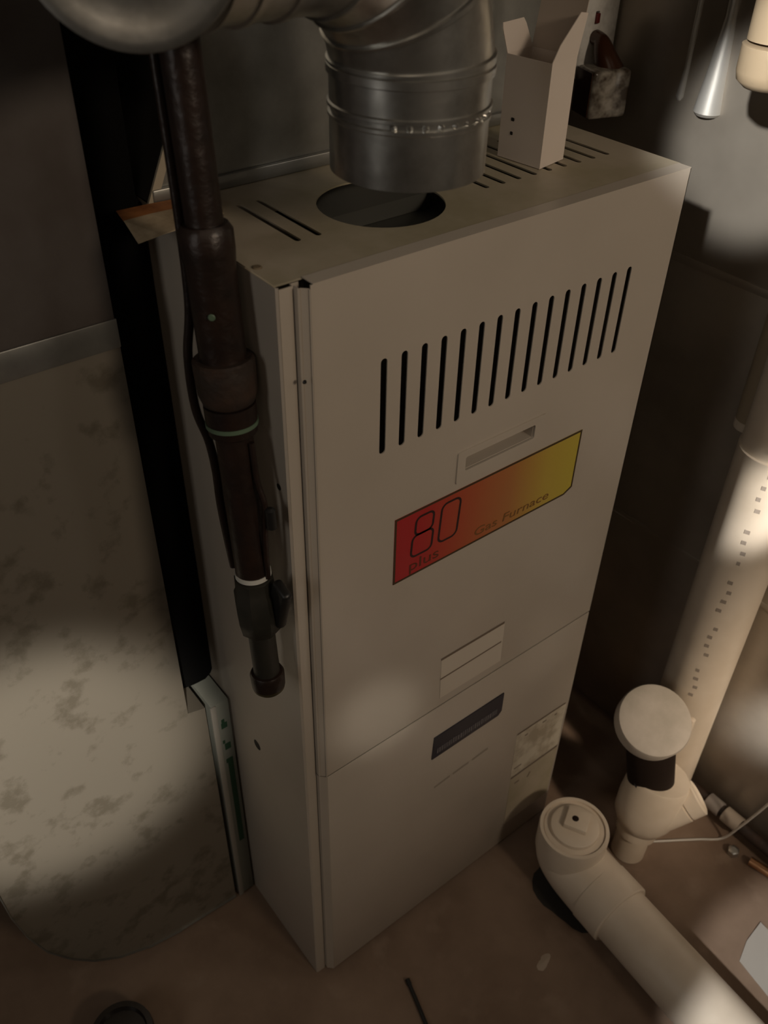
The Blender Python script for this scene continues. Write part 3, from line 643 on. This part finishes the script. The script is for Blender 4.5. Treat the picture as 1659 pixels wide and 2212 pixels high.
# ------------------------------------------------------------------ small things on the right floor
WP = empty('wall_tube', (0.655, -0.16, 0.02), 'small grey tube with a paler coupling along the duct foot', 'pipe')
tube('tube_run', [(0.660, -0.07, 0.026), (0.660, -0.50, 0.026)], 0.0100, M_iron_rust, WP, 20)
lathe('tube_coupling', (0.660, -0.158, 0.026), (0, -1, 0), [(0, 0.011), (0.001, 0.0128), (0.026, 0.0128), (0.026, 0.0108)], mat('grey_coupling', (0.30, 0.27, 0.25), 0.5), WP, 20)
lathe('tube_coupling', (0.660, -0.190, 0.026), (0, -1, 0), [(0, 0.011), (0.001, 0.0135), (0.030, 0.0135), (0.030, 0.0108)], mat('tan_coupling', (0.40, 0.34, 0.28), 0.5), WP, 20)
for y in (-0.10, -0.30): box('tube_foot', (0.655, y - 0.005, 0.0), (0.665, y + 0.005, 0.018), M_iron_rust, WP)
tag(tube('loose_wire', bez([(0.536, -0.1425, 0.0022), (0.600, -0.186, 0.0022), (0.634, -0.211, 0.004), (0.641, -0.226, 0.050), (0.644, -0.240, 0.105), (0.646, -0.255, 0.17)], 12), 0.0020, M_wire, None, 10), 'thin pale wire rising off the floor at lower right', 'wire')
tag(tube('copper_tube', bez([(0.634, -0.262, 0.0075), (0.640, -0.295, 0.0075), (0.641, -0.35, 0.0075), (0.641, -0.44, 0.0075)], 10), 0.0072, M_copper, None, 16), 'short piece of copper tube on floor by the duct', 'tube')
tag(lathe('metal_nut', (0.628, -0.236, 0.0), (0, 0, 1), [(0, 0.009), (0.010, 0.009), (0.011, 0.007), (0.011, 0.004)], M_galv, None, 6), 'tiny shiny metal nut on the floor near the wire', 'nut')
# paper
PP = sheet('white_paper', [[(0.492, -0.345, 0.001), (0.525, -0.334, 0.002), (0.565, -0.330, 0.003)], [(0.482, -0.400, 0.001), (0.52, -0.398, 0.002), (0.560, -0.395, 0.003)], [(0.47, -0.46, 0.001), (0.51, -0.455, 0.002), (0.555, -0.45, 0.002)]], M_paper, None, 0.0008)
tag(PP, 'crumpled white paper sheet on the floor in the right corner', 'paper')
# black cord on the floor
tag(tube('black_cord', bez([(0.0945, -0.0740, 0.0030), (0.0875, -0.100, 0.0030), (0.0790, -0.1300, 0.0030), (0.062, -0.19, 0.003), (0.05, -0.24, 0.003)], 8), [0.0036] * 3 + [0.0028] * 30, M_black, None, 12), 'thin black cord end lying on the bare floor in front', 'cord')
# dark glossy cap lower left
DC = empty('dark_tin', (-0.255, 0.09, 0), 'dark glossy metal tin standing on the floor at lower left', 'tin')
bm = bmesh.new(); 
lathe('tin_shell', (-0.256, 0.085, 0.0), (0, 0, 1), [(0, 0.040), (0.040, 0.0415), (0.048, 0.040), (0.048, 0.033), (0.040, 0.031)], mat('dark_cap', (0.02, 0.016, 0.014), 0.3), DC, 40)
lathe('tin_bottom', (-0.256, 0.085, 0.034), (0, 0, 1), [(0, 0.031), (0.004, 0.028), (0.006, 0.01)], mat('tin_metal', (0.36, 0.34, 0.32), 0.3, 0.6), DC, 40)
bm.free()
# pale caulk smear on floor
bm = bmesh.new(); n = 22; ctr = bm.verts.new((0.266, -0.174, 0.0022)); ring = []
for k in range(n):
    a = 2 * math.pi * k / n; r = 0.0105 * (1 + 0.35 * math.sin(2 * a + 0.6) + 0.25 * random.random()); ring.append(bm.verts.new((0.266 + r * math.cos(a), -0.174 + r * 0.7 * math.sin(a), 0.0003)))
for k in range(n): bm.faces.new((ctr, ring[k], ring[(k + 1) % n]))
tag(finish(bm, 'caulk_smear', M_blob), 'pale dried caulk smear on the floor before the drain pipe', 'smear')
